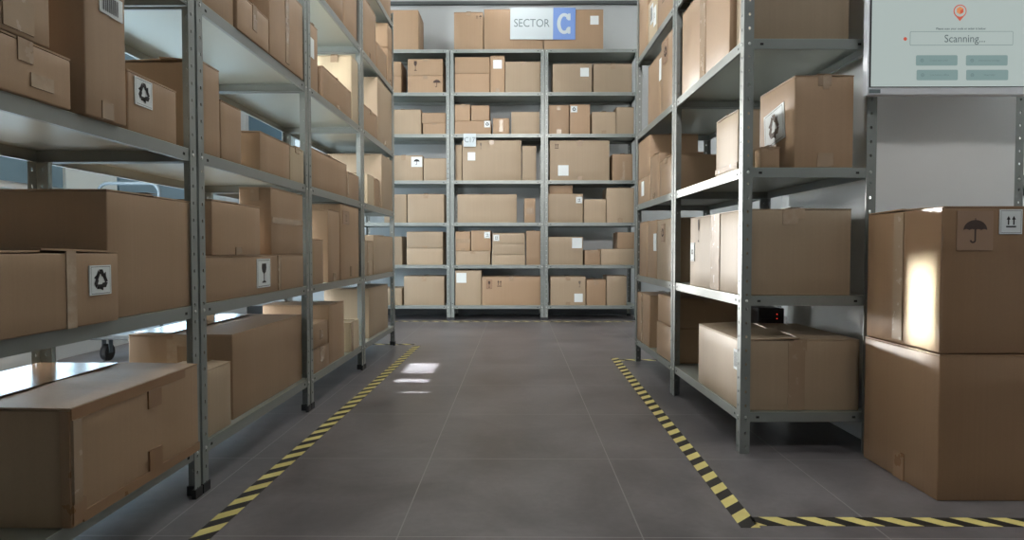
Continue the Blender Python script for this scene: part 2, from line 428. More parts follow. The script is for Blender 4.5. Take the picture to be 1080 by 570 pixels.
def make_rack(L, D, H, levels, label, group, detail=True, caps=True):
    root = empty('storage_rack', (0,0,0)); tag(root, label, 'rack', group)
    posts = []
    for x, sx in ((0, 1), (L, -1)):
        for y, sy in ((0, 1), (D, -1)):
            p = link('post', post_bm(H, sx, sy, .05), M['steel'], root, (x, y, 0)); posts.append((p, x, y, sx, sy))
            if not caps: continue
            bm = bmesh.new(); T = .004
            xa, xb = sorted((-sx*T, sx*.039)); ya, yb = sorted((-sy*T, sy*.008)); box(bm, xa, xb, ya, yb, -.0, .028)
            xa, xb = sorted((-sx*T, sx*.008)); ya, yb = sorted((sy*.008, sy*.039)); box(bm, xa, xb, ya, yb, -.0, .028)
            link('foot_cap', bm, M['rubber'], p)
    smesh = None
    for z in levels:
        if smesh is None: s = link('shelf', shelf_bm(L, D), [M['shelf'], M['dark'], M['steel']], root); smesh = s.data
        else: s = bpy.data.objects.new('shelf', smesh); COL.objects.link(s); s.parent = root
        s.location = (0, 0, z)
    bmesh_ = None
    for p, x, y, sx, sy in posts:
        if not detail and y > 0: continue
        for z in levels:
            for ax in ((0, 1) if detail else (0,)):
                bm = None
                loc = (sx*.020, -sy*.0006, z-.018) if ax == 0 else (-sx*.0006, sy*.020, z-.018)
                if bmesh_ is None:
                    bm = bmesh.new(); bmesh.ops.create_uvsphere(bm, u_segments=8, v_segments=5, radius=.0055)
                    for v in bm.verts: v.co.y *= .55
                    b = link('bolt', bm, M['bolt'], p, smooth=True); bmesh_ = b.data
                else: b = bpy.data.objects.new('bolt', bmesh_); COL.objects.link(b); b.parent = p
                b.location = loc
                if ax == 1: b.rotation_euler = (0, 0, pi/2)
    return root

LV = [.152, .575, 1.037, 1.495, 1.985, 2.48]
D_ = .48
XL, LL = -.957, 1.030                                      # left row: front plane, bay length
LY = [.918, 1.962, 3.006, 4.050]                           # start of each bay
XR, LR = .815, .980
RY = [2.362, 3.354]
left_names = ['nearest left rack', 'second left rack', 'third left rack', 'farthest left rack']
rackL = None
lab = ['grey steel rack nearest the camera on the left side of the aisle',
       'grey steel rack second from the camera on the left side of the aisle',
       'grey steel rack third from the camera on the left side of the aisle',
       'grey steel rack at the far end of the left row']
for i, y in enumerate(LY):
    if rackL is None: rackL = r = make_rack(LL, D_, 2.56, LV, lab[0], 'steel racks of the left row')
    else: r = copy_tree(rackL)
    r['label'] = lab[i]; r.location = (XL, y, 0); r.rotation_euler = (0, 0, pi/2)
rackR = make_rack(LR, D_, 2.56, LV, '', 'steel racks of the right row', caps=False)
rackR['label'] = 'grey steel rack with its open end facing camera, beside the tall stacked boxes'
rackR.location = (XR, RY[0]+LR, 0); rackR.rotation_euler = (0, 0, -pi/2)
r = copy_tree(rackR); r['label'] = 'farther grey steel rack of the right row, near the back wall rack'
r.location = (XR, RY[1]+LR, 0); r.rotation_euler = (0, 0, -pi/2)
r = copy_tree(rackR); r['label'] = 'grey steel rack cut off by the right photo edge, behind the big boxes'
r.location = (1.952, 2.60+LR, 0); r.rotation_euler = (0, 0, -pi/2)

YB, LB = 6.90, .984
BX = [on_y(px, 240, YB)[0] for px in (376, 475, 574)]
ZB = [on_y(546, py, YB)[1] for py in (322.4, 279.7, 234.9, 190.4, 141.3, 97.3, 51.8)]
bl = ['left bay of the grey steel rack along the back wall', 'middle bay of the grey steel rack along the back wall, under the sector sign',
      'right bay of the grey steel rack along the back wall']
rackB = None
for i, x in enumerate(BX):
    if rackB is None: rackB = r = make_rack(LB, .46, ZB[-1]-.001, ZB, bl[0], 'steel rack bays along the back wall', detail=False)
    else: r = copy_tree(rackB)
    r['label'] = bl[i]; r.location = (x+.003, YB, 0)

# ------------------------------------------------------------------ box tables
SH = ['lowest shelf', 'second shelf up', 'third shelf up', 'fourth shelf up', 'fifth shelf up', 'sixth shelf up', 'top shelf']
def yrange(px_a, px_b, ytop, X, y0, y1):
    a, b = sorted((on_x(px_a, ytop, X)[0], on_x(px_b, ytop, X)[0]))
    return max(a, y0+.006), min(b, y1-.006)
TOPS = {}
def Lb(bay, lev, pn, pf, top, desc, X=None, dep=.38, on=None, m='kraft', key=None, Y=None, Z=None, **k):
    """a box of the left row: pn/pf = picture columns of the near and far end of its aisle face, top = (column,row) on the top edge"""
    X = XL-.006 if X is None else X
    y0, y1 = LY[bay], LY[bay]+LL
    a, b = yrange(pn, pf, top[1], X, y0, y1) if Y is None else Y
    z0 = LV[lev]+.0006 if on is None else TOPS[on]
    z1 = on_x(top[0], top[1], X)[1] if Z is None else Z
    if key: TOPS[key] = z1 + .001
    dep = min(dep, X - (XL-D_) - .006)
    return carton(X-dep, X, a, b, z0, z1, f'{desc}, {SH[lev]}, {left_names[bay]}', 'cardboard boxes on the left racks', m, 'e', **k)
rn_ = ['near right rack', 'far right rack']
def Rb(bay, lev, pn, pf, top, desc, X=None, dep=.38, on=None, m='kraft', key=None, Y=None, Z=None, **k):
    X = XR+.006 if X is None else X
    y0, y1 = RY[bay], RY[bay]+LR
    a, b = yrange(pn, pf, top[1], X, y0, y1) if Y is None else Y
    z0 = LV[lev]+.0006 if on is None else TOPS[on]
    z1 = on_x(top[0], top[1], X)[1] if Z is None else Z
    if key: TOPS[key] = z1 + .001
    return carton(X, X+dep, a, b, z0, z1, f'{desc}, {SH[lev]}, {rn_[bay]}', 'cardboard boxes on the right racks', m, 'w', **k)
bn = ['left bay of back rack', 'middle bay of back rack', 'right bay of back rack']
def Bb(bay, lev, p0, p1, ytop, desc, on=None, inset=.012, dep=.34, m='tan', key=None, **k):
    Yf = YB + .006 + inset
    x0 = on_y(p0, ytop, Yf)[0]; x1, z1 = on_y(p1, ytop, Yf)
    lim0, lim1 = BX[bay]+.012, BX[bay]+LB-.006
    if not k.pop('free', False): x0, x1 = max(x0, lim0), min(x1, lim1)
    z0 = ZB[lev-1]+.0006 if on is None else TOPS[on]
    if lev-1 < 6: z1 = min(z1, ZB[lev]-.045)
    if key: TOPS[key] = z1 + .001
    return carton(x0, x1, Yf, Yf+dep, z0, z1, f'{desc}, {SH[lev-1]}, {bn[bay]}', 'cardboard boxes on the back rack', m, 'n', **k)

# ---- left row, nearest rack
Lb(0,0, 74,209,(70,431),'long heavy box with brown tape along its edges', X=-.937, dep=.46, Z=.408, lift=.004, seam='y', film=(-1.39,-1.16,1.40,1.88),
   tapes=[('e',0,.86,.90,.995,'browntape'),('e',.06,1,.005,.10,'browntape'),('e',0,.075,.03,.22,'browntape'),('e',.52,.63,.72,.90,'browntape'),('e',.52,.63,.10,.30,'browntape'),('n',.955,1,.02,.98,'browntape'),('e',0,.05,.2,.9,'tape')])
Lb(0,1, 0,125,(124,266),'low box with recycling label near its front corner', X=-.938, Y=(1.03,1.527), Z=.738, seam='x',
   tapes=[('e',.64,.70,0,1,'cleartape')], labels=[('e',.86,.60,.075,.066,{'kind':'recycle','margin':.9})])
Lb(0,1, 114,198,(114,201),'tall wide box behind the recycling-label box', X=-.966, dep=.42, Y=(1.533,1.925), Z=.884, m='kraft')
Lb(0,2, -40,77,(77,63),'low taped box carrying another', X=-.950, Y=(1.0,1.394), Z=1.146, topped=True, key='A3a', tapes=[('e',.62,.72,.6,1,'tape'),('e',.70,.86,.2,.45,'cleartape')])
Lb(0,2, -40,58,(58,0),'upper box cut by the photo edge', X=-.947, on='A3a', Y=(1.02,1.33), Z=1.33, tapes=[('e',.6,.85,.05,.4,'tape')])
Lb(0,2, 88,135,(110,0),'tall upright box with barcode at its top', X=-.942, dep=.30, Y=(1.43,1.578), Z=1.37, labels=[('e',.62,.80,.085,.05,{'kind':'barcode'})], lift=0)
Lb(0,2, 140,189,(140,75),'small box with recycling label beside the post', Y=(1.62,1.85), Z=1.188, dep=.12, labels=[('e',.28,.70,.078,.070,{'kind':'recycle','margin':.9})])
# ---- left row, second rack
Lb(1,0, 222,243,(243,381),'small low box by the near post', Y=(1.985,2.185), X=-.967, Z=.366, dep=.16, m='tan')
Lb(1,0, 246,314,(246,351),'large long box with dark glossy top', X=-.982, dep=.36, Y=(2.235,2.955), Z=.449, lift=.001, seam='y', film=(-1.335,-1.20,2.25,2.93), tapem='cleartape', tapes=[('n',.37,.47,.5,.95,'cleartape')])
Lb(1,1, 224,320,(224,270),'long flat box with wine-glass label', Y=(2.0,2.93), Z=.722, topped=True, key='B2a', m='kraft',
   labels=[('e',.50,.53,.128,.108,{'kind':'glass'})], tapes=[('e',.66,.70,.03,.98,'tape')])
Lb(1,1, 228,276,(228,211),'dented box stacked above the wine-glass label', X=-.958, on='B2a', Y=(2.045,2.43), Z=.900, seam='x', lift=.003)
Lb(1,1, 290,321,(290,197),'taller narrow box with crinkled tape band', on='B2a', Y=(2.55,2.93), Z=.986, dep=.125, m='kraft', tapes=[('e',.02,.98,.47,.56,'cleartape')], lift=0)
Lb(1,2, 222,235,(235,79),'tallest box with raised flap by the post', Y=(2.0,2.12), Z=1.318, dep=.26, lift=.012, seam='y')
Lb(1,2, 235.5,257,(257,118),'upright box next to the tallest one', Y=(2.127,2.285), Z=1.228, dep=.3)
Lb(1,2, 276.5,308,(276.5,138),'plain box standing past a gap', Y=(2.45,2.765), Z=1.186, dep=.3)
Lb(1,2, 308,319,(308,153),'pale-sided box against the far post', Y=(2.772,2.95), Z=1.186, dep=.34, m='pale')
Lb(1,3, 215,252,(252,0),'plain box at the near end', Y=(1.99,2.235), Z=1.76, dep=.36, X=-.964)
Lb(1,3, 253,286,(285,24),'low box with taped front between taller ones', Y=(2.243,2.525), X=-.954, Z=1.625, dep=.14, tapes=[('e',.45,.58,.3,1,'tape')])
Lb(1,3, 253,286,(285,0),'taller box standing behind the low one', Y=(2.25,2.52), X=-1.105, Z=1.78, dep=.3)
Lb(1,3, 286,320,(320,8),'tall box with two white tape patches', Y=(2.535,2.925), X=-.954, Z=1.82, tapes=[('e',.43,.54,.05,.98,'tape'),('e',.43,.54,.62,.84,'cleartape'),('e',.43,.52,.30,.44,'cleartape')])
# ---- left row, third rack
Lb(2,0, 331,347,(331,368),'lower box of the pair by the near post', Y=(3.06,3.32), Z=.268, topped=True, key='C1a', dep=.32, tapes=[('e',.4,.62,.35,.8,'cleartape')])
Lb(2,0, 331,345,(331,342),'upper box of the pair by the near post', on='C1a', Y=(3.06,3.30), Z=.388, dep=.32, tapes=[('e',.4,.62,.3,.7,'tape')])
Lb(2,0, 350,365,(350,322),'tall box in the middle', Y=(3.33,3.62), X=-.966, Z=.458, dep=.34)
Lb(2,0, 370.6,379.5,(370.6,340.5),'small pale box by the far post', Y=(3.74,3.95), Z=.322, dep=.14, m='pale', tapes=[('e',.1,.3,0,1,'cleartape')])
Lb(2,1, 331,344,(343,252),'shortest box by the near post', Y=(3.05,3.23), Z=.79, dep=.15)
Lb(2,1, 350,360.5,(350,220.5),'mid-height upright box', Y=(3.33,3.545), Z=.948, dep=.3, X=-.966)
Lb(2,1, 361.6,381,(361.6,212),'tall upright box with arrow label', Y=(3.553,3.96), Z=.992, dep=.4, labels=[('e',.26,.83,.14,.075,{'kind':'arrows','ink':'greyink','plate':'shade'})], topped=True, tapes=[('e',.48,.56,.03,.17,'tape')])
Lb(2,2, 331,368,(331,155),'long low box', Y=(3.05,3.69), Z=1.22, dep=.3, seam='x')
Lb(2,2, 368,380.5,(370,182),'short box by the far post', Y=(3.70,3.97), Z=1.185, dep=.3, tapes=[('e',0,.1,.1,1,'cleartape')])
Lb(2,3, 330,340,(330,24),'tall box with white label by the near post', Y=(3.05,3.17), Z=1.80, dep=.3, labels=[('e',.25,.62,.05,.09)])
Lb(2,3, 343,374,(343,74),'low box in front of a taller pale one', Y=(3.25,3.80), Z=1.652, dep=.13)
Lb(2,3, 375,379,(374,60),'tall pale box turned to the camera', Y=(3.815,3.97), Z=1.868, dep=.2, m='pale')
Lb(2,4, 348,366,(366,0),'plain box at the middle', Y=(3.33,3.64), Z=2.33)
Lb(2,4, 366,379,(379,0),'narrow box by the far post', Y=(3.65,3.95), Z=2.37)
# ---- left row, farthest rack
Lb(3,0, 388,408.5,(388,304.5),'big greenish-tan box with light on top', Y=(4.32,4.95), X=-.985, Z=.485, dep=.30, m='tan', lift=.001, film=(-1.27,-1.10,4.34,4.93))
Lb(3,1, 386,395,(386,254),'small box in front', Y=(4.08,4.33), Z=.80, dep=.16, m='tan', tapes=[('e',.4,.55,0,1,'tape')])
Lb(3,1, 396,416,(396,247.5),'wider box at the far end', Y=(4.37,5.03), Z=.842, dep=.3, m='tan')
Lb(3,2, 391,397,(391,185),'small low box nearest the near post', Y=(4.20,4.39), Z=1.23, dep=.14, m='pale')
Lb(3,2, 397,403.7,(397,188),'second small box from the near post', Y=(4.40,4.58), Z=1.222, dep=.16)
Lb(3,2, 405,416,(405,163),'big tall tan box at the far end', Y=(4.64,5.03), Z=1.42, dep=.4, m='tan')
Lb(3,3, 386,402,(386,110),'low box at the near end', Y=(4.08,4.50), Z=1.655, dep=.14)
Lb(3,3, 402,415,(402,83),'tall box filling the far end', Y=(4.52,5.02), Z=1.93, dep=.38, m='tan')
Lb(3,4, 386,400.6,(386,0),'tall box at the near end', Y=(4.08,4.48), Z=2.33)
Lb(3,4, 401,410,(401,49),'small low box in the middle', Y=(4.50,4.83), Z=2.165, dep=.12)
Lb(3,4, 414,418,(414,53),'lower box of the far pair', Y=(4.88,5.06), Z=2.245, topped=True, key='D5b', dep=.2)
Lb(3,4, 414,418,(414,27),'upper box of the far pair', on='D5b', Y=(4.88,5.06), Z=2.42, dep=.2)
Lb(3,5, 405,416,(405,0),'plain box under the ceiling', Y=(4.6,5.0), Z=2.75)

# ---- right row, near rack
Rb(0,0, 784,735,(735,339),'big wide box with loose top flaps', X=.822, dep=.437, Y=(2.385,2.91), Z=.413, m='tan', seam='y', lift=.012,
   tapes=[('n',.40,.54,.02,.98,'tape')], labels=[('w',.93,.70,.05,.075,{'kind':'barcode'})])
Rb(0,1, 785,730,(730,231),'big sunlit box filling the bay', X=.826, dep=.388, Y=(2.372,3.07), Z=.889, seam='y', m='tan', tapem='cleartape',
   tapes=[('n',.36,.50,.82,.985,'cleartape'),('w',.46,.62,.01,.985,'tape')],
   labels=[('w',.065,.50,.06,.085,{'kind':'recycle','margin':.55}),('w',.20,.80,.05,.12,{'kind':'glass','plate':None,'ink':'brownink'})])
Rb(0,2, 838,804,(838,84.6),'square box with tilted recycling label', X=1.004, dep=.212, Y=(2.372,2.70), Z=1.367, seam='y', m='kraft',
   tapes=[('n',.47,.58,.85,.99,'cleartape'),('n',.40,.66,.02,.16,'tape')], labels=[('w',.46,.54,.19,.135,{'kind':'recycle','tilt':.12,'ink':'greyink','margin':.9})])
Rb(0,2, 801,823,(801,157),'tiny box in front', X=.884, dep=.068, Y=(2.372,2.435), Z=1.112, seam='y')
Rb(0,2, 775,755,(755,131),'glossy box beside the aisle', X=.826, dep=.082, Y=(2.445,2.70), Z=1.262, m='tan', tapem='cleartape', tapes=[('w',0,1,.04,.13,'tape')])
Rb(0,3, 790,765,(790,-40),'box end-on to the camera above the square one', X=.850, dep=.345, Y=(2.372,2.545), Z=1.86, m='tan', seam='x')
Rb(0,3, 762,718,(762,-20),'long tall box along the aisle', X=.826, dep=.36, Y=(2.552,3.24), Z=1.89, tapes=[('w',.44,.56,0,1,'tape')])
# ---- right row, far rack
Rb(1,0, 709,694,(694,343),'lower box of the stacked pair', X=.820, dep=.36, Y=(3.375,3.73), Z=.338, topped=True, key='R1a')
Rb(1,0, 709,695,(695,309),'upper box of the stacked pair', X=.824, on='R1a', dep=.36, Y=(3.375,3.72), Z=.492)
Rb(1,0, 687,673,(687,311),'upright box at the far end', X=.822, dep=.3, Y=(3.93,4.31), Z=.466, tapes=[('w',.38,.48,0,1,'tape')])
Rb(1,1, 709,694,(700,231),'bright box with round recycling print', X=.822, dep=.34, Y=(3.375,3.74), Z=.908, m='tan',
   labels=[('w',.40,.78,.085,.10,{'kind':'recycle','plate':'shade','ink':'brownink'})])
Rb(1,1, 694,685,(690,233),'box with white label in the middle', X=.822, dep=.34, Y=(3.75,3.99), Z=.914, labels=[('w',.84,.62,.07,.10)])
Rb(1,1, 684,677,(680,234),'narrow box at the far end', X=.822, dep=.34, Y=(4.0,4.24), Z=.918)
Rb(1,2, 709,696,(709,165),'wide box nearest the camera', X=.822, dep=.25, Y=(3.40,3.69), Z=1.236, lift=.01, seam='x')
Rb(1,2, 696,686,(696,162),'taller box behind the wide one', X=.822, dep=.25, Y=(3.70,3.94), Z=1.293)
Rb(1,2, 686,674,(686,180),'lower box of the far pair with white label', X=.822, dep=.29, Y=(3.95,4.30), Z=1.20, topped=True, key='R3a', labels=[('w',.45,.55,.07,.09)])
Rb(1,2, 686,674,(686,144),'upper box of the far pair', X=.822, on='R3a', dep=.29, Y=(3.95,4.30), Z=1.435)
Rb(1,3, 708,697,(697,49),'tall box with recycling print', X=.822, dep=.34, Y=(3.40,3.67), Z=1.885, labels=[('w',.42,.80,.10,.12,{'kind':'recycle','plate':'shade','ink':'brownink'})])
Rb(1,3, 697,684.5,(684,70),'plain tall box with white label', X=.826, dep=.34, Y=(3.68,4.03), Z=1.85, labels=[('w',.95,.72,.05,.12)])
Rb(1,4, 708,693,(700,0),'tall box at the near end', X=.822, dep=.3, Y=(3.40,3.77), Z=2.36, labels=[('w',.4,.35,.08,.06,{'kind':'arrows','plate':None,'ink':'brownink'})])
Rb(1,4, 693,684,(684,10),'pale box with white barcode labels', X=.822, dep=.2, Y=(3.78,4.02), Z=2.225, m='pale', labels=[('w',.45,.62,.07,.11,{'kind':'barcode'}),('w',.8,.45,.06,.11,{'kind':'lines'})])
Rb(1,4, 684,673,(680,0),'tall orange-brown box at the far end', X=.822, dep=.3, Y=(4.04,4.30), Z=2.38)

# ---- back rack, left bay
Bb(0,7,408,441,10.5,'tall box alone at the left', m='kraft', dep=.4)
Bb(0,6,398,423,80,'lower box mostly hidden at the left', topped=True, key='b06a', m='kraft')
Bb(0,6,398,423,65,'upper box mostly hidden at the left', on='b06a', m='kraft')
Bb(0,6,430,467,79.7,'lower box with umbrella print', topped=True, key='b06b', m='kraft', labels=[('n',.83,.55,.10,.10,{'kind':'umbrella','plate':None,'ink':'brownink'})])
Bb(0,6,430,467,62.3,'upper box with wine-glass print', on='b06b', m='kraft', labels=[('n',.22,.58,.085,.12,{'kind':'glass','plate':None,'ink':'brownink'})])
Bb(0,5,405,444,115.6,'large square box', m='tan')
Bb(0,5,446,470,130.3,'lower box of the flat pair', topped=True, key='b05a', m='kraft')
Bb(0,5,445,470,119,'upper box of the flat pair', on='b05a', m='kraft')
Bb(0,4,405,445.6,164,'box with white umbrella label', labels=[('n',.85,.74,.115,.105,{'kind':'umbrella'})])
Bb(0,4,446.7,470.8,167,'plain box by the post')
Bb(0,3,405,428.5,205,'partly hidden box at the left')
Bb(0,3,429.6,468.4,204.7,'wide plain box at the right')
Bb(0,2,405,424,249.6,'partly hidden box at the left')
Bb(0,2,428.8,467,262,'lower box of the wide pair', topped=True, key='b02a')
Bb(0,2,428.8,467,244.5,'upper box of the wide pair', on='b02a')
Bb(0,1,405,423.7,304,'low box at the left')
Bb(0,1,426,468.5,291.5,'large box at the right')
# ---- back rack, middle bay
Bb(1,7,478.8,509.5,12.8,'box left of the sector sign', m='kraft', labels=[('n',.79,.87,.034,.04,{'kind':'arrows','plate':None,'ink':'brownink'}),('n',.91,.87,.034,.04,{'kind':'umbrella','plate':None,'ink':'brownink'})])
Bb(1,7,510.4,572.8,9.7,'long box behind the white half of the sign', m='kraft', free=True)
Bb(1,6,479.6,516.5,77.4,'lower box of the flat pair', topped=True, key='b16a', m='kraft')
Bb(1,6,479.6,516.5,60.2,'upper box of the flat pair', on='b16a', m='kraft')
Bb(1,6,517.2,532.3,59,'narrow upright box with white label', m='kraft', labels=[('n',.5,.77,.09,.09)])
Bb(1,6,532.9,570,65,'wide tan box at the right', m='tan')
Bb(1,5,479.6,517.7,127.5,'long low box with recycling label', m='kraft', topped=True, key='b15a', labels=[('n',.90,.75,.063,.068,{'kind':'recycle'})])
Bb(1,5,479.6,495.7,110.3,'left small box on the long low one', on='b15a', m='kraft')
Bb(1,5,497,516,111.3,'right small box on the long low one', on='b15a', m='kraft')
Bb(1,5,519.8,537,124.7,'small box with shiny tape', m='kraft', tapes=[('n',.38,.62,.15,.9,'cleartape')])
Bb(1,5,539.3,569,118,'tan box at the right', m='tan')
Bb(1,4,480.3,487,153,'sliver of box at the far left', inset=.05, dep=.28)
Bb(1,4,487.6,549.8,148,'large box behind the C17 plate', labels=[('n',.155,.80-.2,.08,.085),('n',.315,.86,.05,.08,{'kind':'glass','plate':None,'ink':'greyink'})])
Bb(1,4,550.7,565.5,154,'upright box at the right')
Bb(1,3,482.5,545,205,'long wide box')
Bb(1,3,553,564.6,209.3,'narrow upright box', m='kraft', tapes=[('n',.2,.85,.35,.6,'tape')])
Bb(1,2,480.6,517,265,'long low box under two small ones', topped=True, key='b12a')
Bb(1,2,480.6,495.8,244.3,'left small box on the long one', on='b12a', m='kraft', tapes=[('n',0,1,.4,.62,'tape')])
Bb(1,2,496.8,517.6,243.3,'right small box with arrows label', on='b12a', m='kraft', labels=[('n',.82,.78,.062,.068,{'kind':'arrows'})])
Bb(1,2,518.9,554,268.7,'bottom flat box of the stack of three', topped=True, key='b12b')
Bb(1,2,519.2,553.8,257.2,'middle flat box of the stack of three', topped=True, on='b12b', key='b12c')
Bb(1,2,519.4,553.6,246,'top flat box of the small-labelled stack', on='b12c', labels=[('n',.12,.55,.062,.066,{'kind':'arrows'})])
Bb(1,2,555,570,243.7,'tall upright box at the right', m='kraft')
Bb(1,1,480,507.6,285.6,'upright box with white label', labels=[('n',.24,.79,.105,.105)])
Bb(1,1,508.3,570,292,'wide box with wine-glass and arrow prints', m='kraft',
   labels=[('n',.125,.73,.065,.10,{'kind':'glass','plate':'shade','ink':'brownink'}),('n',.30,.76,.075,.09,{'kind':'arrows','plate':None,'ink':'brownink'})])
# ---- back rack, right bay
Bb(2,7,573.6,636.4,10,'long box with small white label', m='kraft', free=True, labels=[('n',.85,.73,.088,.09)])
Bb(2,6,583,624.4,67.2,'left box with white label', labels=[('n',.81,.70,.09,.09)])
Bb(2,6,626,666.7,67.2,'right plain box')
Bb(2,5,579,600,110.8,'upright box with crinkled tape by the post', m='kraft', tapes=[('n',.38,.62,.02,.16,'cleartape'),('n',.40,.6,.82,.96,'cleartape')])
Bb(2,5,601,622.3,110.2,'upright box with recycling label', m='kraft', labels=[('n',.21,.84,.068,.066,{'kind':'recycle'})])
Bb(2,5,624.4,649.6,118,'shorter tan box')
Bb(2,5,650.2,668.6,113,'box at the right post')
Bb(2,4,580,642.8,148.2,'largest box with arrows print and white label', labels=[('n',.115,.86,.065,.07,{'kind':'arrows','plate':None,'ink':'brownink'}),('n',.225,.25,.11,.11)])
Bb(2,4,645.9,667.3,162.6,'small box with shiny vertical tape', m='kraft', tapes=[('n',.5,.62,.05,.72,'cleartape')])
Bb(2,3,578,614.8,204.5,'tan box with arrows label', topped=True, key='b23a', labels=[('n',.89,.78,.065,.068,{'kind':'arrows'})])
Bb(2,3,579.5,604,194.2,'flat box on the arrows-label box', on='b23a', inset=.06, dep=.25, m='kraft')
Bb(2,3,616,639,210.2,'short box in the middle')
Bb(2,3,639.8,668.8,198.2,'taller box at the right', m='tan')
Bb(2,2,578.3,614.8,250,'large box with white label', labels=[('n',.83,.78,.105,.11,{'kind':'lines','ink':'paper'})])
Bb(2,2,616.8,632.9,264,'small low box', m='kraft')
Bb(2,2,633.8,669,262.7,'long low box with another on top', topped=True, key='b22a')
Bb(2,2,651.4,669,245.2,'small box on the long low one', on='b22a', m='kraft')
Bb(2,1,580.7,617.6,292,'box with wine-glass print and white label', labels=[('n',.83,.74,.06,.08,{'kind':'glass','plate':None,'ink':'greyink'}),('n',.80,.26,.09,.09)])
Bb(2,1,618.7,639,295.3,'middle box', m='kraft')
Bb(2,1,640,661,291.2,'upright box at the right', m='tan')

# ---- the two big boxes on the floor at the right
X0, Y0, Y1 = 1.236, 1.918, 2.330
carton(X0, X0+.64, Y0, Y1, 0, .434, 'lower of two big boxes stacked on the floor at right', 'big boxes stacked on the floor', 'deep', 'n', topped=True, seam='x',
       tapes=[('w',.46,.60,.0,.20,'browntape')])
carton(X0+.004, X0+.64, Y0+.003, Y1, .436, .868, 'upper of two big floor boxes, with umbrella print and arrows label', 'big boxes stacked on the floor', 'deep', 'n', seam='x', lift=.006,
       tapes=[('w',.40,.53,.03,.98,'tape'),('w',.56,.995,.01,.99,'film')],
       labels=[('n',.143,.835,.105,.115,{'kind':'umbrella','plate':'shade','ink':'brownink','margin':.82}),('n',.305,.895,.066,.072,{'kind':'arrows','margin':.68})])

# the right row stands slightly turned towards the aisle
RT = Matrix.Translation((XR-.009, RY[0], 0)) @ Matrix.Rotation(radians(.75), 4, 'Z') @ Matrix.Translation((-XR, -RY[0], 0))
for o in list(COL.objects):
    if o.parent is None and o.get('group') in ('cardboard boxes on the right racks', 'steel racks of the right row') and 'cut off' not in o['label']:
        o.location = RT @ o.location; o.rotation_euler.z += radians(.75)

# ------------------------------------------------------------------ the room
def slab(name, x0, x1, y0, y1, z0, z1, m):
    bm = bmesh.new(); box(bm, x0, x1, y0, y1, z0, z1); return struct(link(name, bm, m))
WXL, WXR, WYB, WYF, ZC = -3.10, 3.0, 7.46, -2.6, 3.9
slab('floor', WXL-.2, WXR+.2, WYF-.2, WYB+.2, -.12, 0, M['floor'])
slab('ceiling', WXL-.2, WXR+.2, WYF-.2, WYB+.2, ZC, ZC+.12, M['ceil'])
bm = bmesh.new(); bx0, bx1, bz0, bz1 = -2.60, -1.75, .40, 2.05
for q in ((WXL-.2, bx0, 0, ZC), (bx1, WXR+.2, 0, ZC), (bx0, bx1, 0, bz0), (bx0, bx1, bz1, ZC)): box(bm, q[0], q[1], WYB, WYB+.15, q[2], q[3])
struct(link('wall_back', bm, M['wall']))
bm = bmesh.new(); f = .04
for q in ((bx0, bx1, bz0, bz0+f), (bx0, bx1, bz1-f, bz1), (bx0, bx0+f, bz0+f, bz1-f), (bx1-f, bx1, bz0+f, bz1-f), ((bx0+bx1)/2-.03, (bx0+bx1)/2+.03, bz0+f, bz1-f), (bx0+f, bx1-f, 1.19, 1.24)): box(bm, q[0], q[1], WYB+.02, WYB+.08, q[2], q[3])
w = struct(link('window_7', bm, M['lightpanel']))
bm = bmesh.new(); box(bm, bx0+f, bx1-f, WYB+.052, WYB+.058, bz0+f, bz1-f); link('pane', bm, M['glass'], w)
slab('wall_front', WXL-.2, WXR+.2, WYF-.15, WYF, 0, ZC, M['trim'])
slab('wall_right', WXR, WXR+.15, WYF, WYB, 0, ZC, M['white'])
slab('shade_strip_back', WXL, WXR, WYB-.012, WYB, 0, .1, M['trim'])  # dark strip added for the black shade under the back rack
slab('trim_1', WXL, WXR, WYB-.05, WYB, 3.50, 3.53, M['trim'])
slab('wall_pillar', 1.342, 1.856, 2.47, 3.26, 0, ZC, M['white'])
# left wall: tall windows beside the front bays, a low ribbon of windows farther on
HOLES = [(1.95, 2.62, .35, 2.9), (2.70, 3.37, .35, 2.9)] + [(3.75+.9*i, 4.62+.9*i, .55, 1.12) for i in range(4)]
bm = bmesh.new(); yy = WYF
for y0, y1, z0, z1 in HOLES:
    box(bm, WXL-.15, WXL, yy, y0, 0, ZC)
    box(bm, WXL-.15, WXL, y0, y1, 0, z0); box(bm, WXL-.15, WXL, y0, y1, z1, ZC); yy = y1
box(bm, WXL-.15, WXL, yy, WYB, 0, ZC)
struct(link('wall_left', bm, M['wall']))
for i, (a, b, z0, z1) in enumerate(HOLES):
    bm = bmesh.new(); f = .04
    for q in ((a, b, z0, z0+f), (a, b, z1-f, z1), (a, a+f, z0+f, z1-f), (b-f, b, z0+f, z1-f)):
        box(bm, WXL-.09, WXL-.02, q[0], q[1], q[2], q[3], 0)
    if i < 2: box(bm, WXL-.085, WXL-.025, a+f, b-f, 1.95, 2.0)
    w = struct(link(f'window_{i+1}', bm, M['lightpanel']))
    bm = bmesh.new(); box(bm, WXL-.062, WXL-.056, a+f, b-f, z0+f, z1-f); link('pane', bm, M['daylight' if i < 2 else 'daylow'], w)
# cladding above the ribbon: blue and pale panels
for i, (a, b, m) in enumerate(((3.75,4.42,'blue'),(4.45,5.02,'lightpanel'),(5.05,6.3,'blue'),(6.32,6.9,'lightpanel'))):
    slab(f'trim_{i+2}', WXL, WXL+.02, a, b, 1.16, 2.6, M[m])
slab('trim_7', -3.05, -2.62, WYB-.02, WYB, 1.1, 2.6, M['blue'])

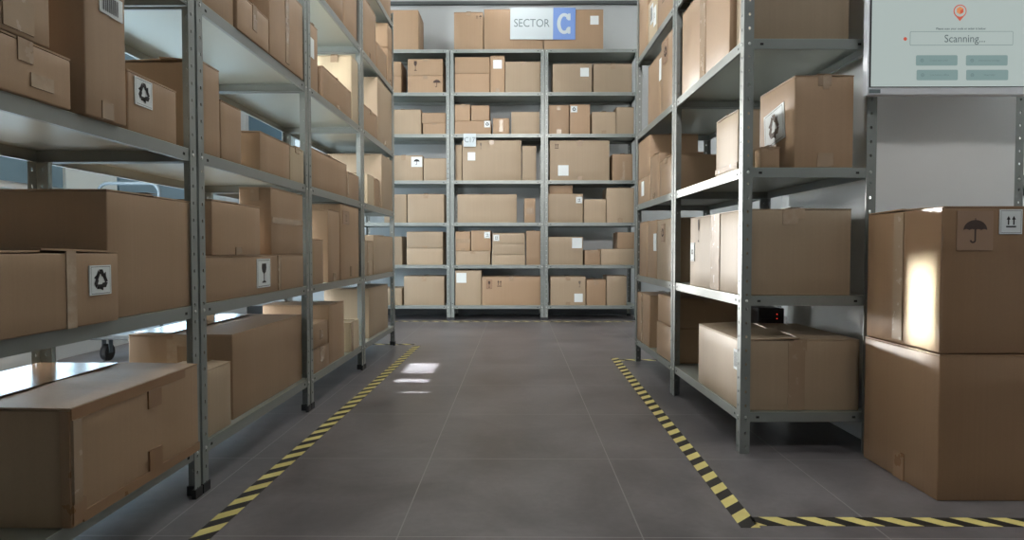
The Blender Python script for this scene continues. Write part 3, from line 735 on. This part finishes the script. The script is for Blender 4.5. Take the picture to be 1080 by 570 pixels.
# hazard tape on the floor
def tape(p, q, w, label, flip=False):
    p, q = Vector(p), Vector(q); d = q-p; L = d.length
    bm = bmesh.new(); vs = box(bm, 0, L, -w/2, w/2, .0002, .0012)
    o = link('floor_tape', bm, M['hazard'], None, (p.x, p.y, 0)); o.rotation_euler = (0, 0, math.atan2(d.y, d.x))
    tag(o, label, 'tape', 'black and yellow floor tape')
    return o
def fl(px, py): d = ray(px, py); t = -CAM_H/d.z; return (d.x*t, d.y*t)
a, b = fl(440, 365), fl(213, 567)
k = (a[0]-b[0])/(a[1]-b[1]); near = (b[0]-k*(b[1]-1.2), 1.2)
tape(near, (a[0], a[1]), .052, 'black and yellow tape line along the left side of the aisle')
tape((-1.9, fl(415,363.5)[1]), (a[0]-.03, fl(415,363.5)[1]), .05, 'short yellow black tape crossing behind the left racks, far end')
c, e = fl(648, 378), fl(788, 549)
tape((e[0]-.02+.012, e[1]-.05), c, .052, 'black and yellow tape line along the right side of the aisle')
tape((c[0]+.03, fl(675,380)[1]), (1.7, fl(675,380)[1]), .05, 'yellow black tape crossing beyond the far right rack')
yn = fl(930, 551)[1]
tape((e[0]+.012, yn), (2.3, yn), .056, 'black and yellow tape crossing in front of the two big stacked boxes')
yb = fl(546, 339.3)[1]
tape((-2.2, yb), (1.9, yb), .05, 'thin yellow black tape in front of the back wall rack')

# ------------------------------------------------------------------ signs
def sign_face(bm, P, polys, mi):
    for q in polys: poly(bm, [P(x, y) for x, y in q], mi)
Yg = YB + .0125
sx0, sz0 = on_y(538, 41.8, Yg); sx1, sz1 = on_y(606.8, 8.0, Yg); xm = on_y(583.2, 25, Yg)[0]
root = tag(empty('sector_sign', ((sx0+sx1)/2, Yg, sz0)), 'white and blue sign reading SECTOR C on the top boxes of the back rack', 'sign')
cx = (sx0+sx1)/2; H = sz1-sz0
bm = bmesh.new(); box(bm, sx0-cx, xm-cx, -.004, 0, 0, H)
sign_face(bm, lambda x, y: ((sx0+xm)/2-cx+x*.86, -.0046, H/2+y), text_polys('SECTOR', .118), 1)
link('white_panel', bm, [M['signwhite'], M['signgrey']], root)
bm = bmesh.new(); box(bm, xm-cx, sx1-cx, -.004, 0, 0, H)
cc = (xm+sx1)/2-cx; R1, R2 = .108, .058
arc = [radians(52) + radians(256)*i/24 for i in range(25)]
outer = [(R1*.70*cos(t), R1*sin(t)) for t in arc]; inner = [(R2*.66*cos(t), (R2+.016)*sin(t)) for t in arc]
for i in range(24): poly(bm, [(cc+x, -.0046, H/2+y) for x, y in (outer[i], outer[i+1], inner[i+1], inner[i])], 1)
for k in (1, -1):
    q = [(.020, .052), (.036, .092), (.040, .104), (.064, .104), (.064, .034), (.040, .034)]
    poly(bm, [(cc+x, -.0047, H/2+k*y) for x, y in q][::k], 1)
o = link('blue_panel', bm, [M['signblue'], M['signwhite']], root); o['label'] = 'blue panel with a white letter C'
root.rotation_euler = (0, radians(.5), 0)

Yc = YB - .0045
px0, pz0 = on_y(488.8, 154.8, Yc); px1, pz1 = on_y(502, 141, Yc)
bm = bmesh.new(); W, H = px1-px0, pz1-pz0
box(bm, -W/2, W/2, -.003, 0, 0, H)
sign_face(bm, lambda x, y: (x*.85, -.0035, H*.5+y), text_polys('C17', .078), 1)
o = link('shelf_plate', bm, [M['signwhite'], M['signgrey']], None, ((px0+px1)/2, Yc, pz0))
tag(o, 'small white plate reading C17 on a shelf edge of the back rack', 'sign')

# ------------------------------------------------------------------ the screen on the pillar
YM = 2.30
mx0, mz0 = on_y(914.5, 100.2, YM); mcx = on_y(1012.5, 50, YM)[0]
hw = mcx - mx0; MH = .46
root = tag(empty('wall_monitor', (mcx, YM, mz0)), 'wall screen showing a pale Scanning page above the stacked boxes', 'screen')
bm = bmesh.new(); bz = .028
box(bm, -hw, hw, 0, .032, 0, MH, 0, .003)
link('housing', bm, M['silver'], root)
bm = bmesh.new(); box(bm, -hw+.006, hw-.006, -.002, .002, bz-.002, MH-.006); link('bezel', bm, M['black'], root)
bm = bmesh.new(); box(bm, -hw+.006, -hw+.045, -.0015, .001, .006, .019); link('badge', bm, M['signgrey'], root)
bm = bmesh.new()
box(bm, -hw+.011, hw-.011, -.0028, -.001, bz, MH-.012, 0)
def sp(px, py): x, z = on_y(px, py, YM); return x-mcx, z-mz0
def S(x, z, o=0): return (x, -.0034-o, z)
def rrect(x0, x1, z0, z1, r, mi, o=0.):
    pts = []
    for cx_, cz_, a0 in ((x1-r, z1-r, 0), (x0+r, z1-r, pi/2), (x0+r, z0+r, pi), (x1-r, z0+r, 3*pi/2)):
        pts += [S(cx_+r*cos(a0+pi/2*i/4), cz_+r*sin(a0+pi/2*i/4), o) for i in range(5)]
    poly(bm, pts, mi)
def from_crop(cx_, cy_): return sp(890+cx_*190/902, cy_*120/570)
ax, az = from_crop(327, 230); bx, bz_ = from_crop(845, 158)
rrect(ax, bx, az, bz_, .004, 4); rrect(ax+.0018, bx-.0018, az+.0018, bz_-.0018, .003, 0, .0003)
tx, tz = from_crop(602, 197)
for q in text_polys('Scanning...', .037): poly(bm, [S(tx+x*.93, tz+y, .0006) for x, y in q], 2)
tx, tz = from_crop(582, 146)
for q in text_polys('Please scan your code or enter it below', .0105, .0002): poly(bm, [S(tx+x, tz+y, .0006) for x, y in q], 2)
for (u0, v0, u1, v1, t) in ((357,331,566,278,'Create new order'),(607,331,817,278,'International package'),(360,404,568,351,'Low battery offline'),(608,404,820,351,'Need help?')):
    x0, z0 = from_crop(u0, v0); x1, z1 = from_crop(u1, v1); rrect(x0, x1, z0, z1, .005, 1, .0002)
    for q in text_polys(t, .0085): poly(bm, [S((x0+x1)/2+.008+x, (z0+z1)/2+y, .0007) for x, y in q], 3)
    r0 = .006; cxx, czz = x0+.021, (z0+z1)/2
    for i in range(10):
        t0, t1 = 2*pi*i/10, 2*pi*(i+1)/10
        poly(bm, [S(cxx+r*cos(t), czz+r*sin(t), .0007) for r, t in ((r0,t0),(r0,t1),(r0*.7,t1),(r0*.7,t0))], 3)
    poly(bm, [S(cxx+x, czz+y, .0007) for x, y in ((-.003,-.001),(.003,-.001),(.003,.001),(-.003,.001))], 3)
dx_, dz_ = from_crop(304, 197)
poly(bm, [S(dx_+.0062*cos(t), dz_+.0062*sin(t), .0006) for t in [2*pi*i/16 for i in range(16)]], 5)
gx, gz = from_crop(578, 58); R = .0225                           # location pin with a little parcel
poly(bm, [S(gx+R*cos(t), gz+R*sin(t), .0004) for t in [2*pi*i/28 for i in range(28)]], 5)
poly(bm, [S(gx+x, gz+y, .0005) for x, y in ((-.0195,-.011),(0,-.034),(.0195,-.011))][::1], 5)
poly(bm, [S(gx+R*.84*cos(t), gz+R*.84*sin(t), .0009) for t in [2*pi*i/28 for i in range(28)]], 0)
poly(bm, [S(gx+.0135*cos(t), gz+.002+.0135*sin(t), .0012) for t in [pi/6+2*pi*i/6 for i in range(6)]], 6)
poly(bm, [S(gx+x, gz+y, .0015) for x, y in ((0,.002),(.0105,.0075),(.0105,-.004),(0,-.0105))], 5)
link('screen', bm, [M['scr'], M['scrbtn'], M['scrtxt'], M['scrtxt2'], M['scrline'], M['scrred'], M['scrora']], root)
bm = bmesh.new(); box(bm, -.10, .10, .032, .075, .12, .32, 0, .003); box(bm, -.05, .05, .075, 2.4695-YM, .17, .27)
link('wall_bracket', bm, M['black'], root)

# ------------------------------------------------------------------ odds and ends behind the racks
root = tag(empty('power_unit', (1.155, 3.07, LV[0]+.0006)), 'black electronic unit with red lights behind the big box, near right rack', 'device')
bm = bmesh.new(); box(bm, -.065, .055, -.1, .12, 0, .325, 0, .006)
for i in range(9): box(bm, -.055, .0, -.1025, -.0985, .09+i*.022, .10+i*.022)
link('casing', bm, M['black'], root)
bm = bmesh.new()
for z in (.275, .295): box(bm, .019, .0225, -.103, -.099, z, z+.0035)
link('indicator_light', bm, M['led'], root)

# hand trolley behind the left racks: platform, wheels, tubular handle
root = tag(empty('platform_trolley', (-2.56, 4.3, 0)), 'trolley with bent steel tube handle standing behind the left racks', 'trolley')
bm = bmesh.new(); box(bm, -.27, .27, -.05, .75, .15, .185, 0, .006); link('platform', bm, M['trim'], root)
bm = bmesh.new(); r = .06; hz = 1.18; hw2 = .2
pts = [(-hw2, 0, .18)] + [(-hw2, 0, hz-r)] + [(-hw2+r-r*cos(t), 0, hz-r+r*sin(t)) for t in [pi/2*i/5 for i in range(1, 6)]]
pts += [(hw2-r+r*sin(t), 0, hz-r+r*cos(t)) for t in [pi/2*i/5 for i in range(0, 6)]] + [(hw2, 0, .18)]
tube(bm, pts, .011); link('handle', bm, M['chrome'], root)
for x in (-.2, .2):
    for y in (.06, .64):
        bm = bmesh.new(); tube(bm, [(x-.018, y, .055), (x+.018, y, .055)], .055, 18); w = link('wheel', bm, M['rubber'], root)
        bm = bmesh.new(); box(bm, x-.026, x-.020, y-.02, y+.02, .05, .152); box(bm, x+.020, x+.026, y-.02, y+.02, .05, .152); link('caster_fork', bm, M['chrome'], w)

# ------------------------------------------------------------------ light
def ceiling_light(x, y, label):
    root = tag(empty('ceiling_light', (x, y, ZC)), label, 'light', 'ceiling lights over the aisle')
    bm = bmesh.new(); box(bm, -.2, .2, -.65, .65, -.07, 0, 0, .004); link('housing', bm, M['white'], root)
    bm = bmesh.new(); box(bm, -.17, .17, -.62, .62, -.078, -.071); link('diffuser', bm, M['lamp'], root)
for y in (2.4, 4.3, 6.2):
    for x in (-1.9, 0.0, 2.2):
        ceiling_light(x, y, 'white ceiling light panel above the racks, out of the photo')

# low sun through the back-left window, across the aisle on to the right racks
sd = bpy.data.lights.new('sun', 'SUN'); sd.energy = 4.2; sd.angle = radians(3.5); sd.color = (1, .985, .95)
so = bpy.data.objects.new('sun', sd); COL.objects.link(so); so.location = (-4, 10, 3)
so.rotation_euler = Vector((.62, -1, -.055)).to_track_quat('-Z', 'Y').to_euler()
# added narrow area lights, no fitting, throwing the light patches by the left tape line
for (px_, py_, w_, h_, e_) in ((444, 388.5, .18, .36, 1.15), (435, 401.6, .18, .09, .34), (438, 414, .13, .02, .05)):
    ld = bpy.data.lights.new('added_patch_light', 'AREA'); ld.shape = 'RECTANGLE'; ld.size = w_; ld.size_y = h_; ld.spread = radians(1); ld.energy = e_
    lo = bpy.data.objects.new('added_patch_light', ld); COL.objects.link(lo); p_ = fl(px_, py_); lo.location = (p_[0], p_[1], 2.6); ld.color = (.9, .97, 1)
ld = bpy.data.lights.new('added_patch_light', 'AREA'); ld.shape = 'RECTANGLE'; ld.size = .14; ld.size_y = .125; ld.spread = radians(1); ld.energy = 1.7; ld.color = (.62, .87, 1)  # added area light for the bright strip on the upper big box
lo = bpy.data.objects.new('added_patch_light', ld); COL.objects.link(lo); lo.location = (-.55, 2.014, ZC-.02)
lo.rotation_euler = (0, -math.atan2(1.79, ZC-.02-.60), 0)
def spot(loc, to, half, watts, blend, rad, col):
    ld = bpy.data.lights.new('added_fill_spot', 'SPOT'); ld.spot_size = radians(2*half); ld.spot_blend = blend; ld.energy = watts; ld.shadow_soft_size = rad; ld.color = col
    lo = bpy.data.objects.new('added_fill_spot', ld); COL.objects.link(lo); lo.location = loc
    lo.rotation_euler = (Vector(to)-Vector(loc)).to_track_quat('-Z', 'Y').to_euler()
spot((0.05, -1.6, 3.2), (-.15, 6.9, .95), 13, 900, .7, .25, (1, .96, .93))  # added spot without a fitting, brightens the back rack
spot((1.25, -.6, 3.8), (1.45, 2.2, .75), 19, 170, .7, .3, (1, .97, .94))  # added spot without a fitting, brightens the right-hand boxes and pillar
w = bpy.data.worlds.new('world'); scn.world = w; w.use_nodes = True
w.node_tree.nodes['Background'].inputs['Color'].default_value = (.6,.75,.85,1); w.node_tree.nodes['Background'].inputs['Strength'].default_value = 1.3

vs = scn.view_settings
vs.view_transform = 'Standard'; vs.look = 'None'; vs.gamma = 1.0; vs.use_curve_mapping = False; vs.exposure = 0.0
